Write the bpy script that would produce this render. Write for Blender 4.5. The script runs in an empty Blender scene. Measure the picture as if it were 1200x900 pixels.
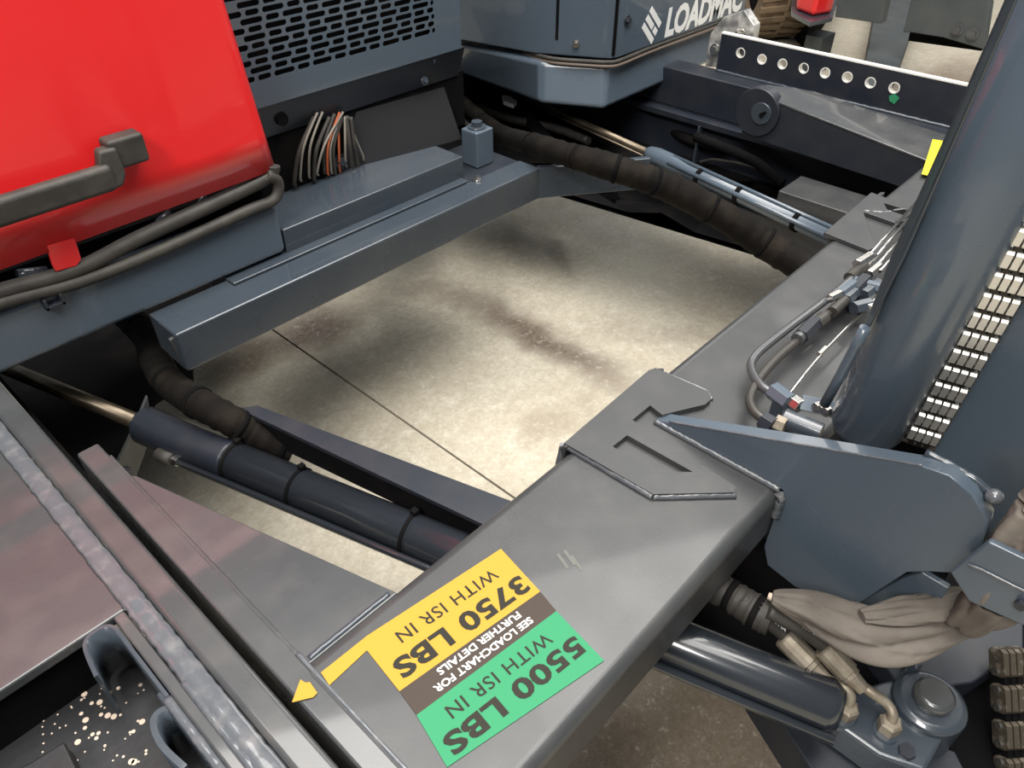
import bpy, bmesh, math, random
from mathutils import Vector as V, Matrix
random.seed(7)
scene = bpy.context.scene
col = scene.collection

# ---------------------------------------------------------------- camera
H = 1.72; F = 889.0
pitch = math.atan(730/889.0); az = math.radians(42.9)
FW = V((math.cos(pitch)*math.cos(az), math.cos(pitch)*math.sin(az), -math.sin(pitch)))
RT = V((math.sin(az), -math.cos(az), 0)); UP = RT.cross(FW)
cam_d = bpy.data.cameras.new('camera'); cam = bpy.data.objects.new('camera', cam_d); col.objects.link(cam)
cam_d.sensor_width = 36; cam_d.sensor_fit = 'HORIZONTAL'; cam_d.lens = F*36/1200; cam_d.clip_start = .02
m3 = Matrix((RT, UP, -FW)).transposed()
cam.matrix_world = Matrix.Translation((0, 0, H)) @ m3.to_4x4()
scene.camera = cam
# ---------------------------------------------------------------- world, lamps, exposure
world = bpy.data.worlds.new('hall_light'); scene.world = world; world.use_nodes = True
wb = world.node_tree.nodes['Background']; wb.inputs[0].default_value = (.86, .93, 1, 1); wb.inputs[1].default_value = .15
def area(name, loc, sx, sy, power, rot=(0, 0, 0), color=(1, .97, .92)):
    l = bpy.data.lights.new(name, 'AREA'); l.shape = 'RECTANGLE'; l.size = sx; l.size_y = sy; l.energy = power; l.color = color
    o = bpy.data.objects.new(name, l); o.location = loc; o.rotation_euler = rot; col.objects.link(o); return o
for i, (x, y, p, sx, sy) in enumerate([(3.0, .6, 280, 4, 2.4), (.4, .9, 250, 4.5, 3), (-3.4, -.9, 330, 3, 1.2), (8.5, .5, 130, 5, 2.5), (9.5, 7.0, 200, 6, 3)]):
    area('ceiling_lamp', (x, y, 5.6), sx, sy, p, (0, 0, az+.3))
scene.view_settings.view_transform = 'Standard'; scene.view_settings.look = 'None'
scene.view_settings.exposure = 0.38; scene.view_settings.gamma = 1.0; scene.view_settings.use_curve_mapping = False

# ---------------------------------------------------------------- helpers
C0 = V((0, 0, H))
def ray(x, y): return FW*F + RT*(x-600) - UP*(y-450)
def pz(x, y, z): r = ray(x, y); return C0 + r*((z-H)/r.z)       # point of a horizontal surface
def px_(x, y, v): r = ray(x, y); return C0 + r*(v/r.x)           # point of a plane x = v
def py_(x, y, v): r = ray(x, y); return C0 + r*(v/r.y)           # point of a plane y = v
def NB(): return bmesh.new()
def link(name, me, parent=None):
    o = bpy.data.objects.new(name, me); col.objects.link(o)
    if parent: o.parent = parent
    return o
def obj(name, bm, mat, parent=None, bevel=0, seg=2, label=None):
    bmesh.ops.recalc_face_normals(bm, faces=bm.faces)
    me = bpy.data.meshes.new(name); bm.to_mesh(me); bm.free(); me.materials.append(mat)
    o = link(name, me, parent)
    if bevel:
        b = o.modifiers.new('bevel', 'BEVEL'); b.width = bevel; b.segments = seg; b.limit_method = 'ANGLE'; b.angle_limit = math.radians(35); b.harden_normals = True
        for p in me.polygons: p.use_smooth = True
    if label: o['label'] = label
    return o
def thing(name, label, cat, loc=(0, 0, 0), group=None):
    o = bpy.data.objects.new(name, None); o.empty_display_size = .05; col.objects.link(o)
    o['label'] = label; o['category'] = cat
    if group: o['group'] = group
    return o
def tag(o, label, cat, group=None, kind=None):
    if label: o['label'] = label
    if cat: o['category'] = cat
    if group: o['group'] = group
    if kind: o['kind'] = kind
    return o
def box(bm, x0, x1, y0, y1, z0, z1):
    return prism(bm, [V((x0, y0, z0)), V((x1, y0, z0)), V((x1, y1, z0)), V((x0, y1, z0))], V((0, 0, z1-z0)))
def prism(bm, pts, ext):
    pts = [V(p) for p in pts]; ext = V(ext)
    a = [bm.verts.new(p) for p in pts]; b = [bm.verts.new(p+ext) for p in pts]; n = len(pts)
    bm.faces.new(a); bm.faces.new(b[::-1])
    for i in range(n): bm.faces.new((a[i], a[(i+1) % n], b[(i+1) % n], b[i]))
    return bm
def frame_of(t):
    t = t.normalized(); u = V((0, 0, 1)) if abs(t.z) < .9 else V((1, 0, 0))
    a = t.cross(u).normalized(); return a, t.cross(a).normalized()
def tube(bm, pts, r, n=12, cap=True, smooth=True, rz=None):
    pts = [V(p) for p in pts]; rs = r if isinstance(r, (list, tuple)) else [r]*len(pts)
    rings = []; a = None
    for i, p in enumerate(pts):
        t = (pts[min(i+1, len(pts)-1)]-pts[max(i-1, 0)]).normalized()
        if a is None: a, b = frame_of(t)
        else:
            a = (a - t*a.dot(t)).normalized(); b = t.cross(a)
        rings.append([bm.verts.new(p + (a*math.cos(2*math.pi*k/n) + b*math.sin(2*math.pi*k/n))*rs[i]) for k in range(n)])
    for i in range(len(rings)-1):
        for k in range(n):
            f = bm.faces.new((rings[i][k], rings[i][(k+1) % n], rings[i+1][(k+1) % n], rings[i+1][k])); f.smooth = smooth
    if cap: bm.faces.new(rings[0][::-1]); bm.faces.new(rings[-1])
    return bm
def spline(pts, k=8):
    pts = [V(p) for p in pts]; out = []
    for i in range(len(pts)-1):
        p0 = pts[max(i-1, 0)]; p1 = pts[i]; p2 = pts[i+1]; p3 = pts[min(i+2, len(pts)-1)]
        for j in range(k):
            t = j/k; out.append(.5*((2*p1)+(p2-p0)*t+(2*p0-5*p1+4*p2-p3)*t*t+(3*p1-p0-3*p2+p3)*t**3))
    out.append(pts[-1]); return out
def T(name, pts, r, mat, parent, n=12, k=0, label=None):
    if k: pts = spline(pts, k)
    return obj(name, tube(NB(), pts, r, n), mat, parent, label=label)
def bead(name, pts, w, h, mat, parent, step=.006, seed=1):
    """a weld bead: half-round strip with ripples"""
    rnd = random.Random(seed); pts = [V(p) for p in pts]; bm = NB(); rings = []
    path = []
    for i in range(len(pts)-1):
        L = (pts[i+1]-pts[i]).length; n = max(2, int(L/step))
        for j in range(n): path.append(pts[i].lerp(pts[i+1], j/n))
    path.append(pts[-1])
    for i, p in enumerate(path):
        t = (path[min(i+1, len(path)-1)]-path[max(i-1, 0)]).normalized()
        s = t.cross(V((0, 0, 1)));  s = s.normalized() if s.length > .1 else V((1, 0, 0)); u = s.cross(t).normalized()
        ww = w*(.93+.14*rnd.random()); hh = h*(.85+.3*rnd.random())
        rings.append([bm.verts.new(p+s*ww*math.cos(a)*.5+u*hh*math.sin(a)) for a in (0, .6, 1.2, 1.9, 2.5, 3.1416, 4.7)])
    for i in range(len(rings)-1):
        for k in range(7):
            f = bm.faces.new((rings[i][k], rings[i][(k+1) % 7], rings[i+1][(k+1) % 7], rings[i+1][k])); f.smooth = True
    bm.faces.new(rings[0]); bm.faces.new(rings[-1])
    return obj(name, bm, mat, parent)
def disc(bm, c, axis, r, h, n=24):
    c = V(c); axis = V(axis).normalized(); return tube(bm, [c, c+axis*h], r, n)
def hexnut(bm, c, axis, r, h): return tube(bm, [V(c), V(c)+V(axis).normalized()*h], r, 6, smooth=False)
def bolt(c, axis, r, parent, mat, name='bolt'):
    bm = NB(); disc(bm, c, axis, r*1.6, r*.3); a = V(axis).normalized(); hexnut(bm, V(c)+a*r*.3, a, r, r*.8)
    return obj(name, bm, mat, parent)
def perforated(cells, holes, to3, depth, solid=()):
    """sheet built from rectangles (u0,u1,v0,v1), each with its stadium/round hole (cu,cv,hw,hh) cut out; to3 maps (u,v)->3D, depth = thickness vector"""
    bm = NB(); N = 16; depth = V(depth)
    def q(pts, flip=False):
        vs = [bm.verts.new(p) for p in pts]; bm.faces.new(vs[::-1] if flip else vs)
    for (u0, u1, v0, v1), (cu, cv, hw, hh) in zip(cells, holes):
        inn = []; out = []
        for k in range(N):
            a = 2*math.pi*(k+.5)/N; c, s = math.cos(a), math.sin(a)
            r = min(hw, hh); iu = cu + (hw-r)*(1 if c > 0 else -1) + r*c; iv = cv + (hh-r)*(1 if s > 0 else -1) + r*s
            m = max(abs(c), abs(s)); ou = (u0+u1)/2+(u1-u0)/2*c/m; ov = (v0+v1)/2+(v1-v0)/2*s/m
            inn.append((iu, iv)); out.append((ou, ov))
        for k in range(N):
            j = (k+1) % N
            ring = [out[k], out[j], inn[j], inn[k]]
            # keep the rectangle's corner
            if abs(out[k][0]-out[j][0]) > 1e-6 and abs(out[k][1]-out[j][1]) > 1e-6:
                cx = u1 if out[k][0] > cu else u0; cy = v1 if out[k][1] > cv else v0
                ring = [out[k], (cx, cy), out[j], inn[j], inn[k]]
            q([to3(*p) for p in ring]); q([to3(*p)+depth for p in ring], True)
            q([to3(*inn[k]), to3(*inn[j]), to3(*inn[j])+depth, to3(*inn[k])+depth])
    for (u0, u1, v0, v1) in solid:
        prism(bm, [to3(u0, v0), to3(u1, v0), to3(u1, v1), to3(u0, v1)], depth)
    return bm
def text_obj(s, to3, w, h, mat, parent, name='lettering', bold=0, shear=0, thick=.0003, spacing=1.0):
    """letters fitted to w x h and laid on a surface with to3(u, v, n)"""
    cu = bpy.data.curves.new(name, 'FONT'); cu.body = s; cu.offset = bold; cu.shear = shear; cu.extrude = 0; cu.space_character = spacing; cu.resolution_u = 3
    t = bpy.data.objects.new('t', cu); col.objects.link(t)
    dg = bpy.context.evaluated_depsgraph_get(); me = bpy.data.meshes.new_from_object(t.evaluated_get(dg)); col.objects.unlink(t); bpy.data.objects.remove(t)
    xs = [v.co.x for v in me.vertices]; ys = [v.co.y for v in me.vertices]
    x0, x1, y0, y1 = min(xs), max(xs), min(ys), max(ys)
    for v in me.vertices: v.co = to3((v.co.x-x0)/(x1-x0)*w, (v.co.y-y0)/(y1-y0)*h, thick)
    me.materials.clear(); me.materials.append(mat); me.name = name
    return link(name, me, parent)

# ---------------------------------------------------------------- materials
def mat(name, base, rough=.4, metal=0, coat=0, spec=.5, noise=None, bump=0, bscale=200, rough_var=0, emission=None):
    m = bpy.data.materials.new(name); m.use_nodes = True; nt = m.node_tree; b = nt.nodes['Principled BSDF']
    b.inputs['Base Color'].default_value = (*base, 1); b.inputs['Roughness'].default_value = rough; b.inputs['Metallic'].default_value = metal
    b.inputs['Coat Weight'].default_value = coat; b.inputs['Coat Roughness'].default_value = .06; b.inputs['Specular IOR Level'].default_value = spec
    tc = nt.nodes.new('ShaderNodeTexCoord')
    if noise:
        c2, sc, lo, hi = noise
        n = nt.nodes.new('ShaderNodeTexNoise'); n.inputs['Scale'].default_value = sc; n.inputs['Detail'].default_value = 6; nt.links.new(tc.outputs['Object'], n.inputs['Vector'])
        r = nt.nodes.new('ShaderNodeMapRange'); r.inputs[1].default_value = lo; r.inputs[2].default_value = hi; nt.links.new(n.outputs[0], r.inputs[0])
        mx = nt.nodes.new('ShaderNodeMix'); mx.data_type = 'RGBA'; mx.inputs[6].default_value = (*base, 1); mx.inputs[7].default_value = (*c2, 1)
        nt.links.new(r.outputs[0], mx.inputs[0]); nt.links.new(mx.outputs[2], b.inputs['Base Color'])
    if rough_var:
        n = nt.nodes.new('ShaderNodeTexNoise'); n.inputs['Scale'].default_value = 9; n.inputs['Detail'].default_value = 5; nt.links.new(tc.outputs['Object'], n.inputs['Vector'])
        r = nt.nodes.new('ShaderNodeMapRange'); r.inputs[1].default_value = .3; r.inputs[2].default_value = .7; r.inputs[3].default_value = rough-rough_var; r.inputs[4].default_value = rough+rough_var
        nt.links.new(n.outputs[0], r.inputs[0]); nt.links.new(r.outputs[0], b.inputs['Roughness'])
    if bump:
        n = nt.nodes.new('ShaderNodeTexNoise'); n.inputs['Scale'].default_value = bscale; n.inputs['Detail'].default_value = 3; nt.links.new(tc.outputs['Object'], n.inputs['Vector'])
        bp = nt.nodes.new('ShaderNodeBump'); bp.inputs['Strength'].default_value = bump; bp.inputs['Distance'].default_value = .002; nt.links.new(n.outputs[0], bp.inputs['Height']); nt.links.new(bp.outputs[0], b.inputs['Normal'])
    return m
PAINT = mat('grey_paint', (.037, .048, .062), .28, coat=.6, noise=((.046, .056, .068), 6, .4, .7), bump=.06, bscale=160, rough_var=.08)
PTOP = mat('top_lit_grey_paint', (.052, .055, .058), .3, coat=1.0, noise=((.075, .075, .075), 14, .45, .75), bump=.06, bscale=220, rough_var=.08)  # copy of the paint, greyed for the ceiling reflection on top faces
PFLAT = mat('satin_grey_paint', (.040, .042, .044), .42, coat=.2, noise=((.056, .056, .056), 14, .45, .75), bump=.12, bscale=260, rough_var=.06)
PBLUE = mat('blue_grey_paint', (.074, .098, .126), .3, coat=.5, bump=.05, bscale=150, rough_var=.06)
PDARK = mat('navy_and_shaded_paint', (.015, .019, .028), .36, noise=((.026, .028, .034), 12, .4, .7), bump=.06, bscale=90)  # navy paint, also the darkened copy for parts lying in shade
BLACK = mat('oil_and_shade_black', (.004, .004, .0045), .9, spec=.08, noise=((.012, .01, .009), 8, .5, .8), bump=.3, bscale=40)  # oily metal, also the painted dark of hollows and gaps
RUB = mat('black_rubber', (.028, .025, .022), .62, noise=((.05, .045, .038), 20, .4, .7), bump=.3, bscale=90)
RED = mat('glossy_red_paint', (.72, .018, .02), .34, coat=.45)
WELD = mat('painted_weld', (.09, .098, .11), .24, coat=.8, noise=((.15, .15, .155), 40, .5, .72), bump=.25, bscale=90)
CHROME = mat('bare_steel', (.62, .6, .57), .25, metal=1, bump=.1, bscale=60)
ZINC = mat('zinc_fitting', (.26, .22, .17), .5, metal=.6, noise=((.4, .35, .28), 40, .4, .7), bump=.2, bscale=120)
BRONZE = mat('dirty_rod', (.16, .13, .095), .35, metal=.8, noise=((.07, .055, .04), 10, .4, .7))
YEL = mat('yellow_sticker', (.44, .262, .034), .6, spec=.2)
GRN = mat('green_sticker', (.034, .24, .11), .6, spec=.2)
BRN = mat('brown_sticker', (.055, .042, .034), .6, spec=.2)
INK = mat('dark_ink', (.022, .02, .015), .6, spec=.2)
WHT = mat('white_ink', (.85, .85, .83), .35)
FAB = mat('dusty_fabric', (.075, .064, .054), .85, noise=((.19, .165, .14), 6, .35, .7), bump=1, bscale=40)
ORNG = mat('orange_wire', (.4, .09, .03), .5)
BEIGEW = mat('pale_wire', (.22, .2, .17), .5)
TYRE = mat('dusty_tyre', (.2, .14, .085), .85, noise=((.11, .08, .05), 12, .4, .7), bump=.4, bscale=60)
SPLAT = mat('dried_splatter', (.62, .5, .4), .8)
EDGE = mat('pale_edge', (.8, .78, .73), .4)  # pale tone for the plate edge and the bright hole rings
LINKGAP = mat('link_gap_shade', (.05, .045, .04), .4, metal=.8)  # every other link row darkened to paint the shade of the gaps
CHAINM = mat('bright_chain_steel', (.8, .78, .74), .38, metal=.85)
GCHAIN = mat('greasy_chain_steel', (.12, .1, .075), .4, metal=.6, noise=((.42, .37, .3), 60, .5, .7))
FARG = mat('far_grey_paint', (.045, .054, .056), .55, noise=((.065, .07, .07), 5, .4, .7))
HOSE = mat('wrapped_hose', (.005, .004, .0032), .8, spec=.15, noise=((.018, .013, .009), 12, .5, .8), bump=.8, bscale=70)

def tread_mat():
    m = mat('black_step', (.014, .014, .016), .45, bump=.3, bscale=60); return m
STEP = tread_mat()

def floor_mat():
    m = bpy.data.materials.new('concrete'); m.use_nodes = True; nt = m.node_tree; b = nt.nodes['Principled BSDF']; L = nt.links.new
    tc = nt.nodes.new('ShaderNodeTexCoord'); pos = tc.outputs['Object']
    def noise(sc, det=8, rough=.6, vec=pos, dist=0):
        n = nt.nodes.new('ShaderNodeTexNoise'); n.inputs['Scale'].default_value = sc; n.inputs['Detail'].default_value = det; n.inputs['Roughness'].default_value = rough; n.inputs['Distortion'].default_value = dist; L(vec, n.inputs['Vector']); return n.outputs[0]
    def mr(s, a, c, d=0, e=1):
        r = nt.nodes.new('ShaderNodeMapRange'); r.interpolation_type = 'SMOOTHSTEP'
        for i, v in zip((1, 2, 3, 4), (a, c, d, e)): r.inputs[i].default_value = v
        L(s, r.inputs[0]); return r.outputs[0]
    def math_(op, a, c=None):
        n = nt.nodes.new('ShaderNodeMath'); n.operation = op
        for i, v in enumerate((a, c)):
            if v is None: continue
            if isinstance(v, (int, float)): n.inputs[i].default_value = v
            else: L(v, n.inputs[i])
        return n.outputs[0]
    def mix(fac, a, c):
        x = nt.nodes.new('ShaderNodeMix'); x.data_type = 'RGBA'; L(fac, x.inputs[0])
        for i, v in ((6, a), (7, c)):
            if isinstance(v, tuple): x.inputs[i].default_value = (*v, 1)
            else: L(v, x.inputs[i])
        return x.outputs[2]
    c = mix(mr(noise(2.2, 9, .7), .3, .72), (.42, .37, .285), (.58, .54, .44))
    c = mix(mr(noise(14, 8, .75), .35, .75), c, (.54, .50, .405))
    c = mix(mr(noise(26, 9, .85), .42, .62, 0, .75), c, (.38, .335, .26))
    c = mix(mr(noise(11, 11, .85, dist=.4), .5, .66, 0, .7), c, (.68, .645, .55))
    c = mix(mr(noise(70, 5, .8), .58, .8, 0, .55), c, (.27, .235, .19))
    c = mix(mr(noise(38, 6, .8), .6, .85, 0, .7), c, (.66, .64, .56))
    def stain_light_patch(p, q, wid, colr, amt, rag=.5):
        """soft streak from p to q"""
        nonlocal c
        p = V(p); q = V(q); mid = (p+q)/2; ln = (q-p).length/2+wid; an = math.atan2(q.y-p.y, q.x-p.x)
        nz = nt.nodes.new('ShaderNodeTexNoise'); nz.inputs['Scale'].default_value = 5; nz.inputs['Detail'].default_value = 6; L(pos, nz.inputs['Vector'])
        s1 = nt.nodes.new('ShaderNodeVectorMath'); s1.operation = 'SUBTRACT'; L(nz.outputs[1], s1.inputs[0]); s1.inputs[1].default_value = (.5, .5, .5)
        s2 = nt.nodes.new('ShaderNodeVectorMath'); s2.operation = 'SCALE'; L(s1.outputs[0], s2.inputs[0]); s2.inputs[3].default_value = rag
        s3 = nt.nodes.new('ShaderNodeVectorMath'); s3.operation = 'ADD'; L(pos, s3.inputs[0]); L(s2.outputs[0], s3.inputs[1])
        mp = nt.nodes.new('ShaderNodeMapping'); mp.vector_type = 'TEXTURE'; mp.inputs[1].default_value = (mid.x, mid.y, 0); mp.inputs[2].default_value = (0, 0, an); mp.inputs[3].default_value = (ln, wid, 1)
        L(s3.outputs[0], mp.inputs[0])
        ml = nt.nodes.new('ShaderNodeVectorMath'); ml.operation = 'MULTIPLY'; L(mp.outputs[0], ml.inputs[0]); ml.inputs[1].default_value = (1, 1, 0)
        le = nt.nodes.new('ShaderNodeVectorMath'); le.operation = 'LENGTH'; L(ml.outputs[0], le.inputs[0])
        f = math_('MULTIPLY', mr(le.outputs[1], .1, 1.15, 1, 0), amt)
        c = mix(f, c, colr)
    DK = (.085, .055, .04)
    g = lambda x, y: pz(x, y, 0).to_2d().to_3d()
    stain_light_patch(g(540, 345), g(740, 455), .13, DK, 1.0, .16)
    stain_light_patch(g(640, 270), g(668, 330), .06, DK, .6, .15)
    stain_light_patch(g(470, 335), g(560, 350), .12, DK, .45, .25)
    stain_light_patch(g(690, 385), g(830, 400), .13, DK, .4, .3)
    stain_light_patch(g(320, 400), g(400, 372), .2, (.07, .045, .035), .95, .2)
    stain_light_patch(g(240, 440), g(310, 410), .16, (.09, .06, .035), .85, .2)
    stain_light_patch(g(620, 520), g(680, 480), .1, (.2, .15, .09), .5, .3)
    stain_light_patch(g(680, 920), g(960, 860), .75, (.12, .088, .055), .9, .4)  # brown stain plus the painted shade of mast and carriage
    stain_light_patch(g(1100, 130), g(1140, 80), .5, (.13, .08, .05), .85, .6)
    stain_light_patch(g(690, 235), g(750, 330), .4, (.74, .74, .66), .5, .4)  # pool of light painted into the floor colour below the cab
    # fine trowel scratches
    mp = nt.nodes.new('ShaderNodeMapping'); mp.inputs[2].default_value = (0, 0, .3); mp.inputs[3].default_value = (60, 2.5, 1); L(pos, mp.inputs[0])
    c = mix(mr(noise(3, 4, .7, mp.outputs[0]), .62, .8, 0, .22), c, (.7, .66, .58))
    c = mix(mr(noise(55, 10, .9), .4, .6, 0, .45), c, (.30, .26, .2))
    c = mix(mr(noise(30, 12, .9), .53, .62, 0, .5), c, (.72, .69, .6))
    L(c, b.inputs['Base Color'])
    L(mr(noise(8, 6, .7), .3, .7, .55, .8), b.inputs['Roughness'])
    bp = nt.nodes.new('ShaderNodeBump'); bp.inputs['Strength'].default_value = .25; bp.inputs['Distance'].default_value = .003
    L(noise(45, 8, .85), bp.inputs['Height']); L(bp.outputs[0], b.inputs['Normal'])
    return m
CONC = floor_mat()
JOINT = mat('dark_joint', (.03, .022, .016), .8)

# ================================================================ SETTING: two concrete slabs with a saw-cut joint between them
JX = 1.142
bm = NB(); box(bm, -6, JX-.004, -6, 12, -.12, 0); box(bm, JX+.004, 16, -6, 12, -.12, 0)
fl = obj('floor', bm, CONC); tag(fl, None, None, kind='structure')
bm = NB(); box(bm, JX-.004, JX+.004, -6, 12, -.12, -.012); obj('joint_filler', bm, JOINT, fl)

# ================================================================ CHASSIS
ch = thing('forklift_chassis', 'dark grey painted forklift chassis: side rails and boxed cross beam around the open bay', 'chassis')
# left side rail
bm = NB(); box(bm, .124, .168, -.15, 1.598, .56, .75); obj('side_rail', bm, PTOP, ch, .009, 3)
bead('weld_bead', [(.107, -.15, .743), (.107, 1.55, .743)], .034, .006, WELD, ch, .011, 3)
bm = NB(); prism(bm, [(-.9, .873, .742), (.094, .873, .742), (.094, 1.58, .742), (-.9, 1.58, .742)], (0, 0, -.02)); obj('platform_plate', bm, PTOP, ch, .004)
bm = NB(); box(bm, -.9, .05, .885, .895, .5, .722); obj('riser_plate', bm, BLACK, ch)
bm = NB(); box(bm, .072, .09, -.15, .873, .6, .743); obj('inner_lip', bm, PTOP, ch, .004)
bead('weld_bead', [(.093, -.15, .742), (.093, .70, .742)], .012, .006, WELD, ch, .006, 5)
bm = NB(); box(bm, .058, .071, -.15, .72, .55, .735); obj('lower_lip', bm, PAINT, ch, .004)
bead('weld_bead', [(.066, -.15, .735), (.066, .70, .735)], .014, .005, WELD, ch, .006, 9)
# bent rims of the notch
def strap(pts, h, th, name='notch_rim'):
    p = spline([V((x, y, 0)) for x, y in pts], 5); bm = NB(); vs = []
    for i, q in enumerate(p):
        t = (p[min(i+1, len(p)-1)]-p[max(i-1, 0)]).normalized(); s = V((t.y, -t.x, 0))*th
        vs.append([bm.verts.new((q.x, q.y, h[1])), bm.verts.new((q.x+s.x, q.y+s.y, h[1])), bm.verts.new((q.x+s.x, q.y+s.y, h[0])), bm.verts.new((q.x, q.y, h[0]))])
    for i in range(len(vs)-1):
        for k in range(4): f = bm.faces.new((vs[i][k], vs[i][(k+1) % 4], vs[i+1][(k+1) % 4], vs[i+1][k])); f.smooth = k in (1, 3)
    bm.faces.new(vs[0]); bm.faces.new(vs[-1]); return obj(name, bm, PAINT, ch)
strap([(.012, .80), (.022, .86), (.045, .873), (.068, .86), (.07, .80), (.07, .70)], (.64, .741), .005)
strap([(.066, .66), (.058, .685), (.042, .685), (.034, .65), (.04, .60)], (.62, .735), .008)
bm = NB(); prism(bm, [(-.7, -.1, .62), (.12, -.1, .62), (.12, .9, .62), (-.7, .9, .62)], (0, 0, -.02)); step = obj('step_plate', bm, STEP, ch, .003)
rs = random.Random(11); bm = NB()
for i in range(80):
    a_, b_ = rs.uniform(40, 172), rs.uniform(800, 895); r = rs.choice([.0012, .0015, .002, .003, .0045]) if a_ > 85 else .0013
    q = pz(a_, b_, .62); disc(bm, q, (0, 0, 1), r, .0008, 9)
tag(obj('mud_splatter', bm, SPLAT, ch), None, None, kind='stuff')
bm = NB(); prism(bm, [pz(x, y, .66) for x, y in [(-40, 925), (35, 893), (75, 868), (92, 905), (100, 960), (-40, 990)]], (0, 0, -.04)); obj('step_bracket', bm, STEP, ch, .004)
# dark belly under the left side
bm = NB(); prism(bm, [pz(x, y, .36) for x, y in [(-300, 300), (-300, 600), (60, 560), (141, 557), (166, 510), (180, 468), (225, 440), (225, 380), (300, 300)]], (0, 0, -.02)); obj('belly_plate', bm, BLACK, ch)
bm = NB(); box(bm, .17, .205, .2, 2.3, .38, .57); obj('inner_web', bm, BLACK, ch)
bm = NB(); prism(bm, [py_(x, y, 1.56) for x, y in [(173, 464), (179, 505), (160, 559), (131, 556), (158, 500)]], (0, .01, 0)); obj('hanger_plate', bm, PTOP, ch, .002)
bolt(py_(148, 553, 1.558), (0, -1, 0), .008, ch, PAINT)
# rear cross beam, profile swept along X
bm = NB(); box(bm, .495, 1.722, 1.48, 1.568, .63, .735); obj('cross_beam', bm, PAINT, ch, .006, 3)
bm = NB(); box(bm, .698, 1.50, 1.574, 1.70, .60, .737); obj('beam_ledge', bm, PAINT, ch, .003)
bm = NB(); prism(bm, [py_(x, y, 1.50) for x, y in [(199, 399), (206, 393), (224, 434), (216, 432)]], (0, .01, 0)); obj('beam_end_plate', bm, PTOP, ch, .002)
bm = NB(); prism(bm, [(.874, 1.604, .735), (.874, 1.604, .802), (.874, 1.79, .802), (.874, 1.79, .735)], (.636, 0, 0)); obj('step_box', bm, PAINT, ch, .004, 3)
bm = NB(); box(bm, .495, .694, 1.562, 1.602, .64, .7345); obj('beam_filler', bm, PAINT, ch)
bm = NB(); box(bm, 1.49, 1.72, 1.57, 1.80, .60, .731); obj('corner_plate', bm, PDARK, ch, .003)
bm = NB(); prism(bm, [(1.715, 1.484, .63), (2.02, 1.268, .63), (2.035, 1.285, .63), (1.73, 1.50, .63)], (0, 0, .104)); obj('beam_elbow', bm, PAINT, ch, .003)
b_ = bolt((1.525, 1.56, .736), (0, 0, 1), .010, ch, CHROME)
bm = NB(); box(bm, 1.585, 1.66, 1.62, 1.69, .731, .845); o = obj('stop_block', bm, PBLUE, ch, .006)
bolt((1.622, 1.655, .845), (0, 0, 1), .018, ch, PAINT)
# belly under the right side
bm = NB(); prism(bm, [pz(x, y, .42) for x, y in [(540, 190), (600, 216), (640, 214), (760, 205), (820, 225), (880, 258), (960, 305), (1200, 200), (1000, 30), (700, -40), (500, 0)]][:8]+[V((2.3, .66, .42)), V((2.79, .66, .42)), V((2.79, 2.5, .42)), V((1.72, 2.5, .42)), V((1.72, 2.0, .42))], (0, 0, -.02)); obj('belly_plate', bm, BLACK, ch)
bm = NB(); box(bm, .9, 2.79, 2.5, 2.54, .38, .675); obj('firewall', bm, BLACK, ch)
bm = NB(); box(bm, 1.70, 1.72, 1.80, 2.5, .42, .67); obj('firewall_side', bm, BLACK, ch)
# right side rail
bm = NB(); box(bm, 2.80, 2.92, -.1, 2.5, .60, .75); obj('side_rail', bm, PDARK, ch, .006)
bm = NB(); box(bm, 2.74, 2.82, -.1, 2.5, .575, .60); obj('rail_flange', bm, PDARK, ch, .003)
bm = NB(); box(bm, 2.78, 2.80, -.1, 2.5, .40, .60); obj('rail_web', bm, PDARK, ch)
bm = NB(); box(bm, 2.735, 2.78, 1.505, 1.515, .42, .578); obj('stiffener', bm, PAINT, ch, .001)
T('brake_pipe', spline([px_(x, y, 2.72) for x, y in [(820, 190), (835, 187), (850, 189), (868, 192), (890, 200)]], 4), .006, RUB, ch, 8)
T('brake_pipe', spline([px_(x, y, 2.70) for x, y in [(815, 160), (860, 178), (885, 190), (905, 205), (918, 215)]], 5), .02, BLACK, ch, 10)
# plate with eight holes on the right rail
hp = [(868, 62), (893, 69.5), (917, 75), (942, 80), (967, 85.5), (993, 90.5), (1020, 97), (1048, 103)]
hs = [px_(x, y, 2.9) for x, y in hp]
ys = [p.y for p in hs]; edges = [ys[0]+.045]+[(ys[i]+ys[i+1])/2 for i in range(7)]+[ys[7]-.045]
cells = [(edges[i+1], edges[i], .79, .875) for i in range(8)]; holes = [(ys[i], hs[i].z, .019, .019) for i in range(8)]
PLATE = NB()
bm = perforated(cells, holes, lambda u, v: V((2.9, u, v)), (.02, 0, 0), [(edges[8], edges[0], .75, .79), (edges[8], edges[0], .875, .89), (edges[0], 1.565, .75, .89), (-.1, edges[8], .75, .89)]); PLATE.free()
hpl = obj('hole_plate', bm, PDARK, ch)
for y, p in zip(ys, hs):
    bm = NB(); tb = []
    n = 20
    for k in range(n):
        a = 2*math.pi*k/n; tb.append([bm.verts.new((xx, y+rr*math.cos(a), p.z+rr*math.sin(a))) for xx, rr in ((2.8985, .0195), (2.8985, .0165), (2.921, .0165), (2.921, .0195))])
    for k in range(n):
        for q in range(4): bm.faces.new((tb[k][q], tb[(k+1) % n][q], tb[(k+1) % n][(q+1) % 4], tb[k][(q+1) % 4]))
    obj('hole_light_ring', bm, EDGE, hpl, label='pale ring painted as light in the hole' if y == ys[0] else None)  # pale ring painted in for the light showing in each hole
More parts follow.
